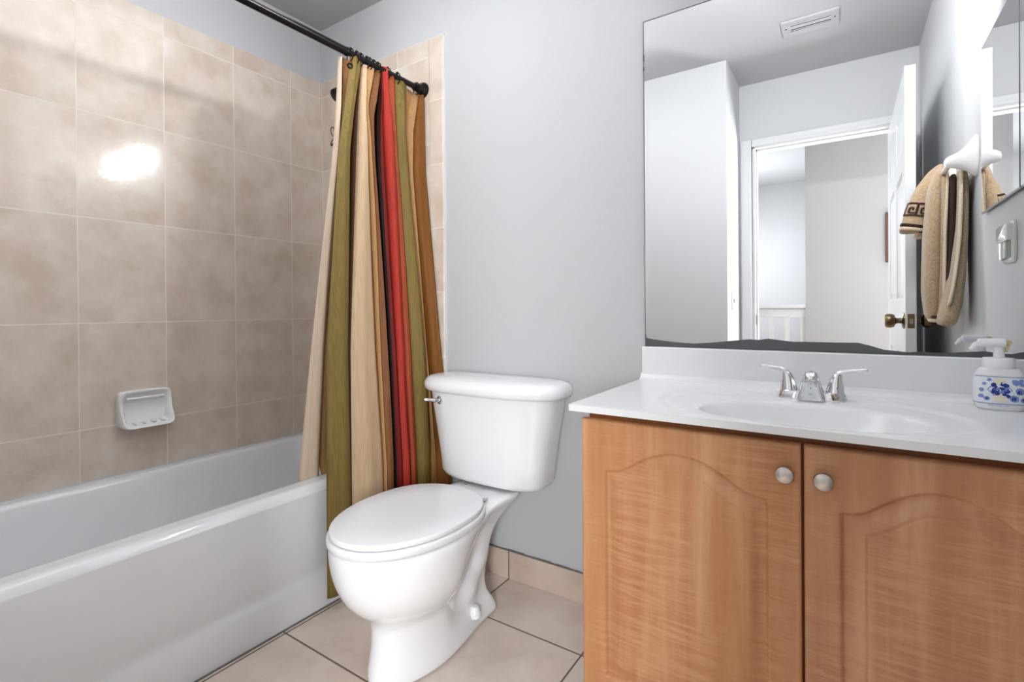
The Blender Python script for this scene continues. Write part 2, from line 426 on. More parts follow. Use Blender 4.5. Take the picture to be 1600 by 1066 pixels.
# ceiling vent
vt = thing('ceiling_vent', (.153, -1.349, H), 'white rectangular ceiling air vent with dark louvre slots', 'vent')
vx0, vx1, vy0, vy1 = .028, .278, -1.430, -1.266
bm = B()
ix0, ix1, iy0, iy1 = .068, .243, -1.378, -1.297
for lo, hi in (((vx0, vy0), (vx1, iy0)), ((vx0, iy1), (vx1, vy1)), ((vx0, iy0), (ix0, iy1)), ((ix1, iy0), (vx1, iy1))):
    box(bm, (lo[0], lo[1], H-.008), (hi[0], hi[1], H))
obj('vent_frame', bm, M_vent, vt, bevel=.0012)
boxobj('vent_throat', (ix0, iy0, H-.0015), (ix1, iy1, H-.0005), M_dark, vt)
for y, w_ in ((-1.374, .006), (-1.353, .022), (-1.318, .017)):
    bm = B(); R_ = Matrix.Rotation(math.radians(10), 3, 'X'); c = Vector((0, y+w_/2, H-.0055))
    box(bm, (ix0, y, H-.0062), (ix1, y+w_, H-.005), rot=R_, c=c); obj('louvre', bm, M_vent, vt)
for x in (.048, .260):
    bm = B(); lathe(bm, [(0, 0), (.004, 0), (.004, .0015), (0, .0015)], (x, -1.337, H-.0095)); obj('screw', bm, M_dark, vt)

# ------------------------------------------------------------------ vanity light and added ceiling fill (out of the frame, but they light it)
vl = thing('vanity_light', (.2, -.03, 2.13), 'vanity light bar with three globes above the mirror', 'lamp')
boxobj('back_plate', (-.12, -.012, 2.09), (.52, -.001, 2.17), M_nickel, vl, bevel=.003)
bm = B()      # added unseen shield round the globes, keeps their light off the back wall
for lo, hi in (((-.14, -.114, 2.080), (.54, -.001, 2.085)), ((-.14, -.095, 2.175), (.54, -.001, 2.18)), ((-.14, -.092, 2.085), (-.135, -.001, 2.175)), ((.535, -.092, 2.085), (.54, -.001, 2.175))): box(bm, lo, hi)
obj('globe_light_shield', bm, M_trim, vl)
for x in (-.02, .2, .42):
    bm = B(); lathe(bm, [(0, 0), (.022, 0), (.018, .02), (0, .02)], (x, -.012, 2.13), '-y', 20); obj('socket', bm, M_nickel, vl)
    bm = B(); bmesh.ops.create_icosphere(bm, subdivisions=3, radius=.038, matrix=Matrix.Translation((x, -.070, 2.13))); obj('globe', bm, M_bulb, vl, smooth=180)
cl = thing('ceiling_fill_light', (-1.06, -.82, H), 'added unseen ceiling fill light with an opal diffuser, near the tub', 'lamp')  # glowing box added to brighten the tub side of the room
boxobj('fill_light_pan', (-1.37, -1.21, H-.02), (-.75, -.44, H-.0005), M_trim, cl, bevel=.004)
boxobj('diffuser', (-1.36, -1.20, H-.125), (-.76, -.45, H-.02), M_diff, cl, bevel=.015)

# ------------------------------------------------------------------ bathtub
def tub():
    bt = thing('bathtub', (-1.59, -.75, 0), 'white enamel alcove bathtub along the tiled wall', 'bathtub')
    x0, x1, zt = XL+.0082, -1.236, .4426
    y0, y1 = YE+.001, -.0082
    # long section, swept along y: apron, rim, basin as a height field
    bm = B()
    nx, ny = 96, 130
    ix0, ix1, iy0, iy1 = x0+.045, x1-.075, y0+.09, y1-.075
    xs = x0+(x1-x0)*np.linspace(0, 1, nx); ys = y0+(y1-y0)*np.linspace(0, 1, ny)
    X, Y = np.meshgrid(xs, ys, indexing='ij')
    cx, cy = (ix0+ix1)/2, (iy0+iy1)/2; hx, hy = (ix1-ix0)/2, (iy1-iy0)/2
    r = .13
    qx, qy = np.abs(X-cx)-(hx-r), np.abs(Y-cy)-(hy-r)
    sd = np.hypot(np.maximum(qx, 0), np.maximum(qy, 0))+np.minimum(np.maximum(qx, qy), 0)-r
    d = np.maximum(-sd, 0)
    Z = zt-.33*(1-np.exp(-(d/.045)**1.6))
    edge = np.minimum(np.minimum(x1-X, 9), 9)
    rr = .028; e = np.clip(rr-(x1-X), 0, rr); Z = Z-(rr-np.sqrt(np.maximum(rr*rr-e*e, 0)))*1.0
    V = [[bm.verts.new((X[i, j], Y[i, j], Z[i, j])) for j in range(ny)] for i in range(nx)]
    for i in range(nx-1):
        for j in range(ny-1): bm.faces.new((V[i][j], V[i+1][j], V[i+1][j+1], V[i][j+1]))
    obj('basin', bm, M_tub, bt, smooth=80)
    # apron with its stepped lower panel
    prof = [(x1, zt-rr), (x1+.001, zt-.06), (x1-.003, .20), (x1-.008, .155), (x1-.012, .135), (x1-.007, .122), (x1-.002, .10), (x1, .05), (x1, 0.001), (x1-.05, .001), (x1-.05, zt-rr)]
    bm = B(); loft(bm, [[(px, y, pz) for px, pz in prof] for y in np.linspace(y0, y1, 24)])
    obj('apron', bm, M_tub, bt, smooth=50)
    bm = B(); lathe(bm, [(0, 0), (.032, 0), (.032, .003), (.026, .005), (0, .005)], (cx, iy1-.14, zt-.329)); obj('drain', bm, M_chrome, bt)
    bm = B(); lathe(bm, [(0, 0), (.036, 0), (.034, .008), (0, .012)], (cx, iy1-.025, zt-.12), '-y'); obj('overflow_plate', bm, M_chrome, bt)
tub()
bm = B(); box(bm, (-1.2372, YE, 0), (-1.231, 0, .004)); struct('trim_3', bm, M_caulk)
bm = B(); box(bm, (XL+.008, YE, .44), (XL+.0125, -.008, .4465)); box(bm, (XL+.008, -.0125, .44), (-1.236, -.008, .4465)); struct('trim_4', bm, M_trim)

# ------------------------------------------------------------------ soap dish on the tiles
def soap_dish():
    sd = thing('soap_dish', (XL+.01, -.80, .68), 'white ceramic soap dish set in the tiled wall above the tub', 'soap dish')
    x0 = XL+.008; y0, y1, z0, z1 = -.888, -.712, .612, .752
    cy, hy = (y0+y1)/2, (y1-y0)/2; cz, hz = (z0+z1)/2, (z1-z0)/2
    bm = B()
    def ring(s, dx, dz=0, lip=0):
        out = []
        for k in range(64):
            t = 2*PI*k/64; c, s_ = math.cos(t), math.sin(t)
            yy = cy+hy*s*sgn_pow(c, 2/7); zz = cz+hz*s*sgn_pow(s_, 2/7)
            low = sstep(.25, -1, np.float64((zz-cz)/hz))
            out.append((x0+dx+lip*low, yy, zz+dz))
        return out
    loft(bm, [ring(1.0, 0), ring(1.0, .014, 0, .018), ring(.985, .024, 0, .034), ring(.95, .028, 0, .036), ring(.86, .026, 0, .034), ring(.80, .016, .0, .022), ring(.74, .008, 0, .010), ring(.3, .006, 0, .005)])
    obj('dish_body', bm, M_cer, sd, smooth=60)
    bm = B(); box(bm, (x0+.016, y0+.025, z1-.034), (x0+.026, y1-.025, z1-.026)); obj('grab_ridge', bm, M_cer, sd, bevel=.003)
    for k in range(4):
        y = y0+.045+k*.03
        bm = B(); tube(bm, [(x0+.012, y, z0+.022), (x0+.035, y+.002, z0+.018), (x0+.052, y+.004, z0+.018)], [.003, .004, .003], 10); obj('drip_ridge', bm, M_cer, sd)
soap_dish()

# ------------------------------------------------------------------ shower rod, rings, curtain
RX, RZ = -1.228, 1.996
rod = thing('shower_curtain_rod', (RX, -.01, RZ), 'dark bronze shower curtain rod across the tub alcove', 'curtain rod')
bm = B(); tube(bm, [(RX, YE+.02, RZ-.004), (RX, -.405, RZ)], .0145, 20); obj('outer_tube', bm, M_black, rod)
bm = B(); tube(bm, [(RX, -.42, RZ), (RX, -.028, RZ)], .0118, 20); obj('inner_tube', bm, M_black, rod)
bm = B(); lathe(bm, [(0, 0), (.0155, 0), (.0165, .004), (.0155, .010), (0, .010)], (RX, -.415, RZ), 'y', 24); obj('tube_collar', bm, M_black, rod)
bm = B(); lathe(bm, [(0, .0092), (.034, .0092), (.034, .014), (.031, .02), (.024, .026), (.021, .034), (.017, .046), (.0165, .06), (0, .06)], (RX, 0, RZ), '-y', 28); obj('wall_flange', bm, M_black, rod)
bm = B(); lathe(bm, [(0, .001), (.034, .001), (.034, .006), (.024, .02), (.017, .04), (0, .04)], (RX, YE, RZ-.004), 'y', 28); obj('wall_flange', bm, M_black, rod)

ring0 = None
ring_y = [-.393, -.366, -.346, -.318, -.303, -.284, -.262, -.213, -.161, -.046]
ring_l = ['open end of the curtain by the grommet', 'top of the olive fold', 'pale fold beside the olive one', 'top of the tan fold', 'gap beside the tan fold', 'top of the brown fold', 'top of the red fold', 'top of the rust fold', 'second olive fold', 'wall flange end of the rod']
for k, (y, l) in enumerate(zip(ring_y, ring_l)):
    if ring0 is None:
        bm = B(); torus(bm, (0, 0, -.006), (.15, 1, 0), .0225, .0022, 26, 8)
        me_o = obj('curtain_ring', bm, M_black); 
        bm = B(); bmesh.ops.create_uvsphere(bm, u_segments=12, v_segments=8, radius=.0058, matrix=Matrix.Translation((.003, -.001, .0165)))
        bead = obj('roller_bead', bm, M_black, me_o); ring0 = me_o; o = me_o
    else:
        o = ring0.copy(); COL.objects.link(o); c = bead.copy(); COL.objects.link(c); c.parent = o
    o.location = (RX, y, RZ)
    tag(o, 'dark metal ring on the curtain rod, '+l if k < 9 else 'dark metal curtain ring nearest the wall flange of the rod', 'ring', 'curtain rings on the rod')

ZS = [2.000, 1.955, 1.80, 1.63, .91, .46, .06]
SEG = [
 ('olive', .009, [[(-1.228,-.3972),(-1.228,-.3472)],[(-1.222,-.4263),(-1.222,-.3805)],[(-1.215,-.4585),(-1.215,-.4082)],[(-1.195,-.5313),(-1.195,-.4404)],[(-1.185,-.5434),(-1.185,-.4421)]]),
 ('dark', -.022, [[(-1.228,-.3472),(-1.228,-.3442)],[(-1.222,-.3805),(-1.222,-.3647)],[(-1.215,-.4082),(-1.215,-.3801)],[(-1.195,-.4424),(-1.195,-.4298)],[(-1.185,-.4441),(-1.185,-.4373)]]),
 ('beige', .013, [[(-1.228,-.3442),(-1.228,-.3229)],[(-1.222,-.3647),(-1.222,-.3388)],[(-1.215,-.3801),(-1.215,-.3344)],[(-1.195,-.4298),(-1.195,-.3133)],[(-1.185,-.4373),(-1.185,-.2893)]]),
 ('tan', .014, [[(-1.228,-.3229),(-1.228,-.2822)],[(-1.222,-.3388),(-1.222,-.3266)],[(-1.215,-.3344),(-1.215,-.3283)],[(-1.195,-.3133),(-1.195,-.3102)],[(-1.185,-.2893),(-1.185,-.2861)]]),
 ('brown', .014, [[(-1.228,-.2822),(-1.228,-.25)],[(-1.222,-.3266),(-1.222,-.2892)],[(-1.215,-.3283),(-1.215,-.294)],[(-1.195,-.3102),(-1.195,-.2687)],[(-1.185,-.2861),(-1.185,-.2469)]]),
 ('shade_black', -.030, [[(-1.228,-.25),(-1.228,-.2470)],[(-1.222,-.2892),(-1.222,-.2603)],[(-1.215,-.294),(-1.215,-.2653)],[(-1.195,-.2687),(-1.195,-.2324)],[(-1.185,-.2469),(-1.185,-.2199)]]),
 ('shade_maroon', .004, [[(-1.228,-.2470),(-1.228,-.2440)],[(-1.222,-.2603),(-1.222,-.2480)],[(-1.215,-.2653),(-1.215,-.2440)],[(-1.195,-.2324),(-1.195,-.2084)],[(-1.185,-.2199),(-1.185,-.1920)]]),
 ('red', .014, [[(-1.228,-.2440),(-1.228,-.2135)],[(-1.222,-.2480),(-1.222,-.2106)],[(-1.215,-.2440),(-1.215,-.2055)],[(-1.195,-.2084),(-1.195,-.1704)],[(-1.185,-.1920),(-1.185,-.1463)]]),
 ('rust', .010, [[(-1.228,-.2135),(-1.228,-.1723)],[(-1.222,-.2106),(-1.222,-.1798)],[(-1.215,-.2055),(-1.215,-.1814)],[(-1.195,-.1704),(-1.195,-.1419)],[(-1.185,-.1463),(-1.185,-.1133)]]),
 ('olive', .018, [[(-1.228,-.1723),(-1.228,-.1079)],[(-1.222,-.1798),(-1.222,-.1193)],[(-1.215,-.1814),(-1.215,-.1099)],[(-1.195,-.1419),(-1.195,-.0712)],[(-1.185,-.1133),(-1.185,-.0446)]]),
 ('tan', -.012, [[(-1.228,-.1079),(-1.228,-.0361)],[(-1.222,-.1193),(-1.222,-.0747)],[(-1.215,-.1099),(-1.215,-.0876)],[(-1.195,-.0712),(-1.195,-.0363)],[(-1.185,-.0446),(-1.159,-.025)]]),
 ('gold', .008, [[(-1.228,-.0361),(-1.2068,-.025)],[(-1.222,-.0747),(-1.2049,-.025)],[(-1.215,-.0876),(-1.2012,-.025)],[(-1.195,-.0363),(-1.1255,-.025)],[(-1.159,-.025),(-1.0741,-.025)]]),
]
TOPZ = [2.000, 1.985, 1.975, 1.978, 1.982, 1.975, 1.99, 2.008, 1.990, 1.985, 1.975, 1.966]
IN = [
 ('pale', .012, [[(-1.24,-.4386),(-1.24,-.4247)],[(-1.245,-.4448),(-1.245,-.4253)],[(-1.255,-.4528),(-1.255,-.4278)],[(-1.305,-.515),(-1.305,-.4586)],[(-1.335,-.5479),(-1.335,-.4660)]]),
 ('tan', -.010, [[(-1.24,-.4247),(-1.24,-.3847)],[(-1.245,-.4253),(-1.245,-.4055)],[(-1.255,-.4278),(-1.255,-.405)],[(-1.305,-.4586),(-1.305,-.4225)],[(-1.335,-.4660),(-1.335,-.4052)]]),
]
def interp_rows(rows, zs_known, nz, zend):
    """smooth vertical interpolation of left/right points"""
    zk = np.array(zs_known)[::-1]
    A = np.array(rows)[::-1]          # (5,2,2) from low to high
    return zk, A
def curtain():
    sc = thing('shower_curtain', (RX, -.25, .06), 'striped olive, beige, brown and red shower curtain bunched at the rod end', 'shower curtain')
    keys = list(FAB); idx = {k: i for i, k in enumerate(keys)}
    bm = B()
    zk = np.array([1.955, 1.80, 1.63, .91, .46])
    NZ, NS = 60, 9
    def strip(name, bulge, rows, ztop, zbot, wob):
        R = np.array(rows)                 # 5 x 2 x 2
        top = R[0]+(R[0]-R[1])*.12; bot = R[4]+(R[4]-R[3])*.25
        if name in ('tan', 'gold', 'olive'): bot[:, 0] = np.maximum(bot[:, 0], -1.19)
        zz = np.concatenate([[ztop+.001], zk, [zbot]]); RR = np.concatenate([[top], R, [bot]])
        o = np.argsort(zz); zs = ztop+(zbot-ztop)*np.linspace(0, 1, NZ)
        g = []
        for a in range(NZ):
            z = zs[a]
            P = np.array([[np.interp(z, zz[o], RR[o, s, c]) for c in (0, 1)] for s in (0, 1)])
            t = np.linspace(0, 1, NS); d = P[1]-P[0]; L = np.hypot(*d)+1e-9; n = np.array([d[1], -d[0]])/L
            if n[0] < 0: n = -n
            gather = .55+.45*min(1, max(0, (ztop-z)/.25))
            bl = 2.0*bulge*gather*(.8+.35*math.sin(z*3.1+wob))
            prof = np.sin(PI*t)**.8*bl + .004*np.sin(3*PI*t+wob+z*2.2)*np.sin(PI*t)
            ripple = .010*math.sin(z*9+wob*2)*math.exp(-((z-1.87)/.09)**2) if wob % 2 > .9 else 0
            row = [(P[0][0]+d[0]*q+n[0]*(pf_+ripple*math.sin(PI*q)), P[0][1]+d[1]*q+n[1]*pf_, z) for q, pf_ in zip(t, prof)]
            g.append(row)
        V = [[bm.verts.new(p) for p in r] for r in g]
        for a in range(NZ-1):
            for b in range(NS-1):
                bm.faces.new((V[a][b], V[a][b+1], V[a+1][b+1], V[a+1][b])).material_index = idx[name]
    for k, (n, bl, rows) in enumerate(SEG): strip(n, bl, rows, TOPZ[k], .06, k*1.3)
    for k, (n, bl, rows) in enumerate(IN): strip(n, bl, rows, 1.968, .27, k*2.1+.5)
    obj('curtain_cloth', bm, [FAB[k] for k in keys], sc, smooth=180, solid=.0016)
    # turned corner of dark cloth with its grommet at the open end
    bm = B()
    P = [[(-1.236, -.422, 1.972), (-1.218, -.374, 1.962)], [(-1.236, -.4235, 1.93), (-1.219, -.376, 1.92)], [(-1.232, -.418, 1.85), (-1.224, -.386, 1.85)], [(-1.232, -.420, 1.72), (-1.226, -.404, 1.72)]]
    V = [[bm.verts.new(p) for p in r] for r in P]
    for a in range(3): bm.faces.new((V[a][0], V[a][1], V[a+1][1], V[a+1][0]))
    obj('turned_corner', bm, FAB['brown'], sc, smooth=180, solid=.0016)
    bm = B(); torus(bm, (-1.224, -.398, 1.948), (1, -.35, 0), .0085, .0032, 20, 8); obj('grommet', bm, M_black, sc)
curtain()

# ------------------------------------------------------------------ shower head and wire caddy behind the curtain
sh = thing('shower', (-1.55, -.01, 2.06), 'dark bronze shower head, only its edge showing beside the curtain', 'shower')
bm = B(); tube(bm, [(-1.55, -.010, 2.07), (-1.55, -.06, 2.075), (-1.55, -.12, 2.055), (-1.55, -.17, 2.02)], .0095, 12); obj('shower_arm', bm, M_black, sh)
bm = B(); lathe(bm, [(0, .0082), (.03, .0082), (.028, .014), (.012, .02), (0, .02)], (-1.55, 0, 2.07), '-y', 24); obj('escutcheon', bm, M_black, sh)
bm = B(); tube(bm, [(-1.55, -.162, 2.025), (-1.55, -.172, 2.016), (-1.55, -.192, 1.996), (-1.55, -.206, 1.981), (-1.55, -.209, 1.978)], [.011, .016, .030, .034, .028], 24); obj('spray_head', bm, M_black, sh)
cd = thing('shower_caddy', (-1.60, -.09, 1.62), 'dark wire shower caddy hanging from the shower arm, half hidden by the curtain', 'caddy')
bm = B()
torus(bm, (-1.55, -.06, 2.066), (0, 1, .0), .0175, .0024, 20, 6)
tube(bm, [(-1.5675, -.06, 2.06), (-1.60, -.085, 1.95), (-1.60, -.085, 1.60)], .0024, 8); tube(bm, [(-1.5325, -.06, 2.06), (-1.50, -.085, 1.95), (-1.50, -.085, 1.60)], .0024, 8)
obj('hanger', bm, M_wire, cd)
for z in (1.86, 1.63):
    bm = B()
    for dz in (0, .03):
        tube(bm, [(-1.66, -.03, z+dz), (-1.40, -.03, z+dz), (-1.40, -.14, z+dz), (-1.66, -.14, z+dz), (-1.66, -.03, z+dz)], .0022, 8)
    for k in range(6):
        x = -1.66+k*.052; tube(bm, [(x, -.03, z+.03), (x, -.03, z), (x, -.14, z), (x, -.14, z+.03)], .0016, 6)
    obj('wire_basket', bm, M_wire, cd)
for z, r, a in ((1.892, .020, .25), (1.846, .020, -.35), (1.84, .016, -.2), (1.695, .010, .1), (1.642, .010, -.1)):
    bm = B(); torus(bm, (-1.722-(.020-r)*.9, -.10, z), (.25, .9, a), r, .0022, 24, 6); obj('side_hook', bm, M_wire, cd)

# ------------------------------------------------------------------ toilet
def toilet():
    cx = -.79
    tl = thing('toilet', (cx, -.40, 0), 'white two piece toilet with closed lid between the tub and the vanity', 'toilet')
    def outline(z, yf, ym, hb, yn, hn, yb, pf_=2.0, n=26, bump=()):
        ys1 = [yf+(ym-yf)*(1-math.cos(PI/2*k/n)) for k in range(n+1)]
        r = []
        for y in ys1:
            t = (ym-y)/(ym-yf); r.append((y, hb*max(0, 1-t**pf_)**(1/pf_)))
        m = 26
        for k in range(1, m+1):
            y = ym+(yb-ym)*k/m
            w_ = hb+(hn-hb)*float(sstep(ym, yn, np.float64(y)))
            e = (yb-y)/.03
            if e < 1: w_ *= .75+.25*math.sqrt(max(0, 1-(1-e)**2))
            r.append((y, w_))
        o = []
        for y, w_ in r:
            for (A, y0, sy, z0, sz) in bump: w_ += A*math.exp(-((y-y0)/sy)**2-((z-z0)/sz)**2)
            o.append((y, w_))
        return [Vector((cx+w_, y, z)) for y, w_ in o]+[Vector((cx-w_, y, z)) for y, w_ in reversed(o[1:])]
    BP = ((.040, -.355, .055, .140, .045), (.020, -.285, .045, .205, .04), (-.010, -.405, .05, .225, .05))
    spec = [ # z, yfront, ymid, half bowl, yneck, half neck, yback
        (.0, -.690, -.49, .102, -.24, .076, -.195), (.012, -.692, -.49, .104, -.24, .078, -.193), (.035, -.690, -.49, .102, -.24, .076, -.197), (.06, -.686, -.49, .099, -.25, .070, -.212),
        (.085, -.680, -.49, .096, -.34, .058, -.228), (.12, -.676, -.50, .096, -.36, .054, -.232), (.15, -.676, -.50, .098, -.36, .054, -.232), (.175, -.682, -.51, .104, -.35, .055, -.230),
        (.195, -.698, -.52, .120, -.34, .057, -.226), (.215, -.722, -.53, .140, -.33, .060, -.222), (.24, -.746, -.535, .158, -.32, .064, -.217), (.27, -.765, -.54, .172, -.31, .070, -.208),
        (.30, -.777, -.545, .181, -.30, .078, -.196), (.33, -.785, -.55, .187, -.28, .090, -.178), (.355, -.789, -.55, .190, -.27, .104, -.155), (.375, -.791, -.55, .192, -.26, .117, -.130), (.390, -.791, -.55, .192, -.25, .128, -.115),
        (.402, -.789, -.55, .190, -.25, .129, -.112), (.408, -.782, -.55, .184, -.25, .124, -.118)]
    bm = B()
    loft(bm, [outline(z, a, b, c, d, e, f, bump=BP) for z, a, b, c, d, e, f in spec])
    obj('bowl', bm, M_porc, tl, smooth=60, sub=1)
    def seatring(z, s, ox=0):
        ym, yf, yb, hb = -.535, -.800, -.300, .192
        out = []
        for k in range(72):
            t = 2*PI*k/72; c, s_ = math.cos(t), math.sin(t)
            if s_ < 0: y = ym-(ym-yf)*s*abs(s_); x = hb*s*c
            else: y = ym+(yb-ym)*s*sgn_pow(s_, 2/2.6); x = hb*s*sgn_pow(c, 2/2.15)
            out.append(Vector((cx+x, y, z)))
        return out
    bm = B(); loft(bm, [seatring(.409, .985), seatring(.412, 1.0), seatring(.424, 1.003), seatring(.4295, .996), seatring(.431, .965)]); obj('seat', bm, M_seat, tl, smooth=70)
    bm = B(); loft(bm, [seatring(.4325, .94), seatring(.433, .962), seatring(.436, .972), seatring(.4435, .972), seatring(.4468, .966), seatring(.448, .95), seatring(.4484, .6), seatring(.4486, .2)]); obj('lid', bm, M_seat, tl, smooth=70)
    for sx in (-1, 1):
        bm = B(); box(bm, (cx+sx*.07-.022, -.312, .4085), (cx+sx*.07+.022, -.272, .424)); obj('seat_hinge', bm, M_seat, tl, bevel=.006)
        bm = B(); lathe(bm, [(0, -.014), (.020, -.014), (.0195, .002), (.016, .006), (.015, .014), (.011, .019), (0, .021)], (cx+sx*.082, -.338, .066), 'z', 22); obj('bolt_cap', bm, M_porc, tl)
    # tank: tapering, bow-fronted
    def tk(z, hx, yf, yb=-.022, n=2.9):
        ym = -.11; out = []
        for k in range(72):
            t = 2*PI*k/72; c, s_ = math.cos(t), math.sin(t)
            x = hx*sgn_pow(c, 2/n)
            y = ym+(ym-yf)*sgn_pow(s_, 2/2.7) if s_ < 0 else ym+(yb-ym)*sgn_pow(s_, 2/7)
            out.append(Vector((cx+x, y, z)))
        return out
    bm = B()
    loft(bm, [tk(.412, .16, -.165), tk(.416, .195, -.185), tk(.424, .215, -.198), tk(.44, .225, -.205), tk(.50, .232, -.208), tk(.60, .249, -.214), tk(.70, .268, -.22), tk(.742, .274, -.222)])
    obj('tank', bm, M_porc, tl, smooth=60)
    bm = B()
    loft(bm, [tk(.738, .283, -.226), tk(.740, .294, -.238), tk(.748, .299, -.243), tk(.760, .301, -.245), tk(.772, .299, -.242), tk(.784, .292, -.233, -.026), tk(.792, .278, -.220, -.036), tk(.797, .25, -.197, -.055), tk(.800, .20, -.165, -.075), tk(.801, .08, -.125, -.10)])
    obj('tank_lid', bm, M_porc, tl, smooth=60)
    # flush lever on the front left corner
    fx, fy, fz = -0.9658, -0.2071, .708
    bm = B(); d = Vector((-0.237, -0.971, 0)).normalized(); p = Vector((fx, fy, fz))
    tube(bm, [p-d*.006, p+d*.005, p+d*.0075, p+d*.009], [.0155, .0155, .013, .008], 24); lv = obj('lever_escutcheon', bm, M_chrome, tl)
    bm = B(); q = p+d*.014; e = Vector((-.62, -.78, .03))
    tube(bm, [p+d*.006, q, q+e*.010, q+e*.028+Vector((0,0,.003)), q+e*.046+Vector((0, 0, .004)), q+e*.05+Vector((0,0,.004))], [.0055, .0075, .0075, .0055, .006, .0035], 14); obj('flush_lever', bm, M_chrome, tl)
toilet()

# ------------------------------------------------------------------ vanity: cabinet, then its molded top
CX0, CX1, CZT, CYF = -.2625, XR-.001, .8138, -.5358
def vanity():
    vc = thing('vanity_cabinet', (.19, -.25, 0), 'two door figured wood vanity cabinet with arched raised panels', 'cabinet')
    bm = B()
    box(bm, (-.232, -.482, .09), (-.214, -.004, .7975)); box(bm, (.622, -.482, .09), (.640, -.004, .7975)); box(bm, (-.214, -.470, .09), (.622, -.004, .108)); box(bm, (-.214, -.012, .108), (.622, -.004, .7975))
    obj('carcass', bm, M_woodd, vc)
    bm = B(); box(bm, (-.232, -.4835, .745), (.640, -.466, .7975)); box(bm, (.195, -.4835, .108), (.252, -.466, .745)); obj('face_frame', bm, M_woodd, vc)
    bm = B(); box(bm, (-.225, -.42, .0), (.640, -.02, .09)); obj('toe_kick', bm, M_woodd, vc)
    def door(x0, x1, m, kx, kz):
        z0, z1, yf, yb = .105, .7765, -.505, -.484
        px0, px1, pz0 = x0+.064, x1-.0625, z0+.066
                # outline of the raised panel: straight sides, ogee arch on top
        n = 120; t = np.linspace(0, 1, n); u = np.abs(t-.5)*2
        ar = np.interp(u, [0, .09, .18, .28, .38, .48, .58, .66, .74, .82, .90, 1], [.7165, .7155, .713, .708, .7015, .692, .681, .672, .6645, .659, .656, .6545])
        ox = px0+(px1-px0)*t
        poly = np.concatenate([np.stack([ox, ar], 1), [[px1, pz0]], [[px0, pz0]]])
        nx, nz = 170, 230
        gx = np.linspace(x0, x1, nx); gz = np.linspace(z0, z1, nz)
        X, Z = np.meshgrid(gx, gz, indexing='ij')
        dist = np.full(X.shape, 9.0)
        for a, b in zip(poly, np.roll(poly, -1, 0)):
            ab = b-a; L2 = (ab**2).sum()+1e-12
            q = np.clip(((X-a[0])*ab[0]+(Z-a[1])*ab[1])/L2, 0, 1)
            dist = np.minimum(dist, np.hypot(X-a[0]-q*ab[0], Z-a[1]-q*ab[1]))
        arx = np.interp(X, ox, ar)
        inside = (X > px0) & (X < px1) & (Z > pz0) & (Z < arx)
        d = np.where(inside, dist, -dist)
        dep = np.where(d < 0, .009*np.exp(-(d/.0035)**2), .009*(1-sstep(.003, .034, d)))
        dep = dep+.0016*np.exp(-((d-.036)/.002)**2)
        ed = np.minimum(np.minimum(X-x0, x1-X), np.minimum(Z-z0, z1-Z))
        dep = dep+.004*np.clip(1-ed/.004, 0, 1)**2
        bm = B()
        V = [[bm.verts.new((X[i, j], yf+dep[i, j], Z[i, j])) for j in range(nz)] for i in range(nx)]
        for i in range(nx-1):
            for j in range(nz-1): bm.faces.new((V[i][j], V[i+1][j], V[i+1][j+1], V[i][j+1]))
        brd = [V[i][0] for i in range(nx)]+[V[nx-1][j] for j in range(1, nz)]+[V[i][nz-1] for i in range(nx-2, -1, -1)]+[V[0][j] for j in range(nz-2, 0, -1)]
        bk = [bm.verts.new((v.co.x, yb, v.co.z)) for v in brd]; k = len(brd)
        for a in range(k): bm.faces.new((brd[a], bk[a], bk[(a+1) % k], brd[(a+1) % k]))
        bm.faces.new(bk)
        dd = obj('door', bm, m, vc, smooth=50)
        bm = B(); lathe(bm, [(0, 0), (.007, 0), (.006, .010), (.0105, .014), (.0165, .017), (.0172, .021), (.0155, .0245), (.009, .027), (0, .028)], (kx, yf+.0005, kz), '-y', 30)
        obj('knob', bm, M_nickel, dd)
    door(-.244, .2215, M_wood, .195, .7195)
    door(.2265, .636, M_wood2, .259, .7175)

    vt_ = thing('sink_top', (.19, -.27, .79), 'white cultured marble vanity top with an oval molded basin', 'countertop')
    nx, ny = 190, 120
    gx = np.linspace(CX0, CX1, nx); gy = np.linspace(CYF, -.0015, ny)
    X, Y = np.meshgrid(gx, gy, indexing='ij')
    o1 = ((np.abs(X-.205)/.300)**2.3+(np.abs(Y+.315)/.195)**2.3)**(1/2.3)
    o2 = ((np.abs(X-.215)/.218)**2.2+(np.abs(Y+.335)/.140)**2.2)**(1/2.2)
    Z = CZT-.0045*sstep(1.04, .95, o1)-.004*sstep(1.0, .6, o1)
    Z = Z-.125*(1-np.clip(o2, 0, 1)**2.6)-.004*sstep(1.1, .97, o2)
    Z = Z+np.where(Y > -.045, .020*(1-np.sqrt(np.clip(1-((Y+.045)/.025).clip(0, 1)**2, 0, 1))), 0)
    Z = np.where(Y > -.0205, CZT+.02, Z)
    bm = B()
    V = [[bm.verts.new((X[i, j], Y[i, j], Z[i, j])) for j in range(ny)] for i in range(nx)]
    for i in range(nx-1):
        for j in range(ny-1): bm.faces.new((V[i][j], V[i+1][j], V[i+1][j+1], V[i][j+1]))
    brd = [V[i][0] for i in range(nx)]+[V[nx-1][j] for j in range(1, ny)]+[V[i][ny-1] for i in range(nx-2, -1, -1)]+[V[0][j] for j in range(ny-2, 0, -1)]
    k = len(brd)
    mid = [bm.verts.new((v.co.x, v.co.y, CZT-.003 if v.co.z < CZT+.001 else v.co.z-.003)) for v in brd]
    bk = [bm.verts.new((v.co.x, v.co.y, .798)) for v in brd]
    for a in range(k):
        b = (a+1) % k
        bm.faces.new((brd[a], mid[a], mid[b], brd[b])); bm.faces.new((mid[a], bk[a], bk[b], mid[b]))
    obj('basin_top', bm, M_marble, vt_, smooth=55)
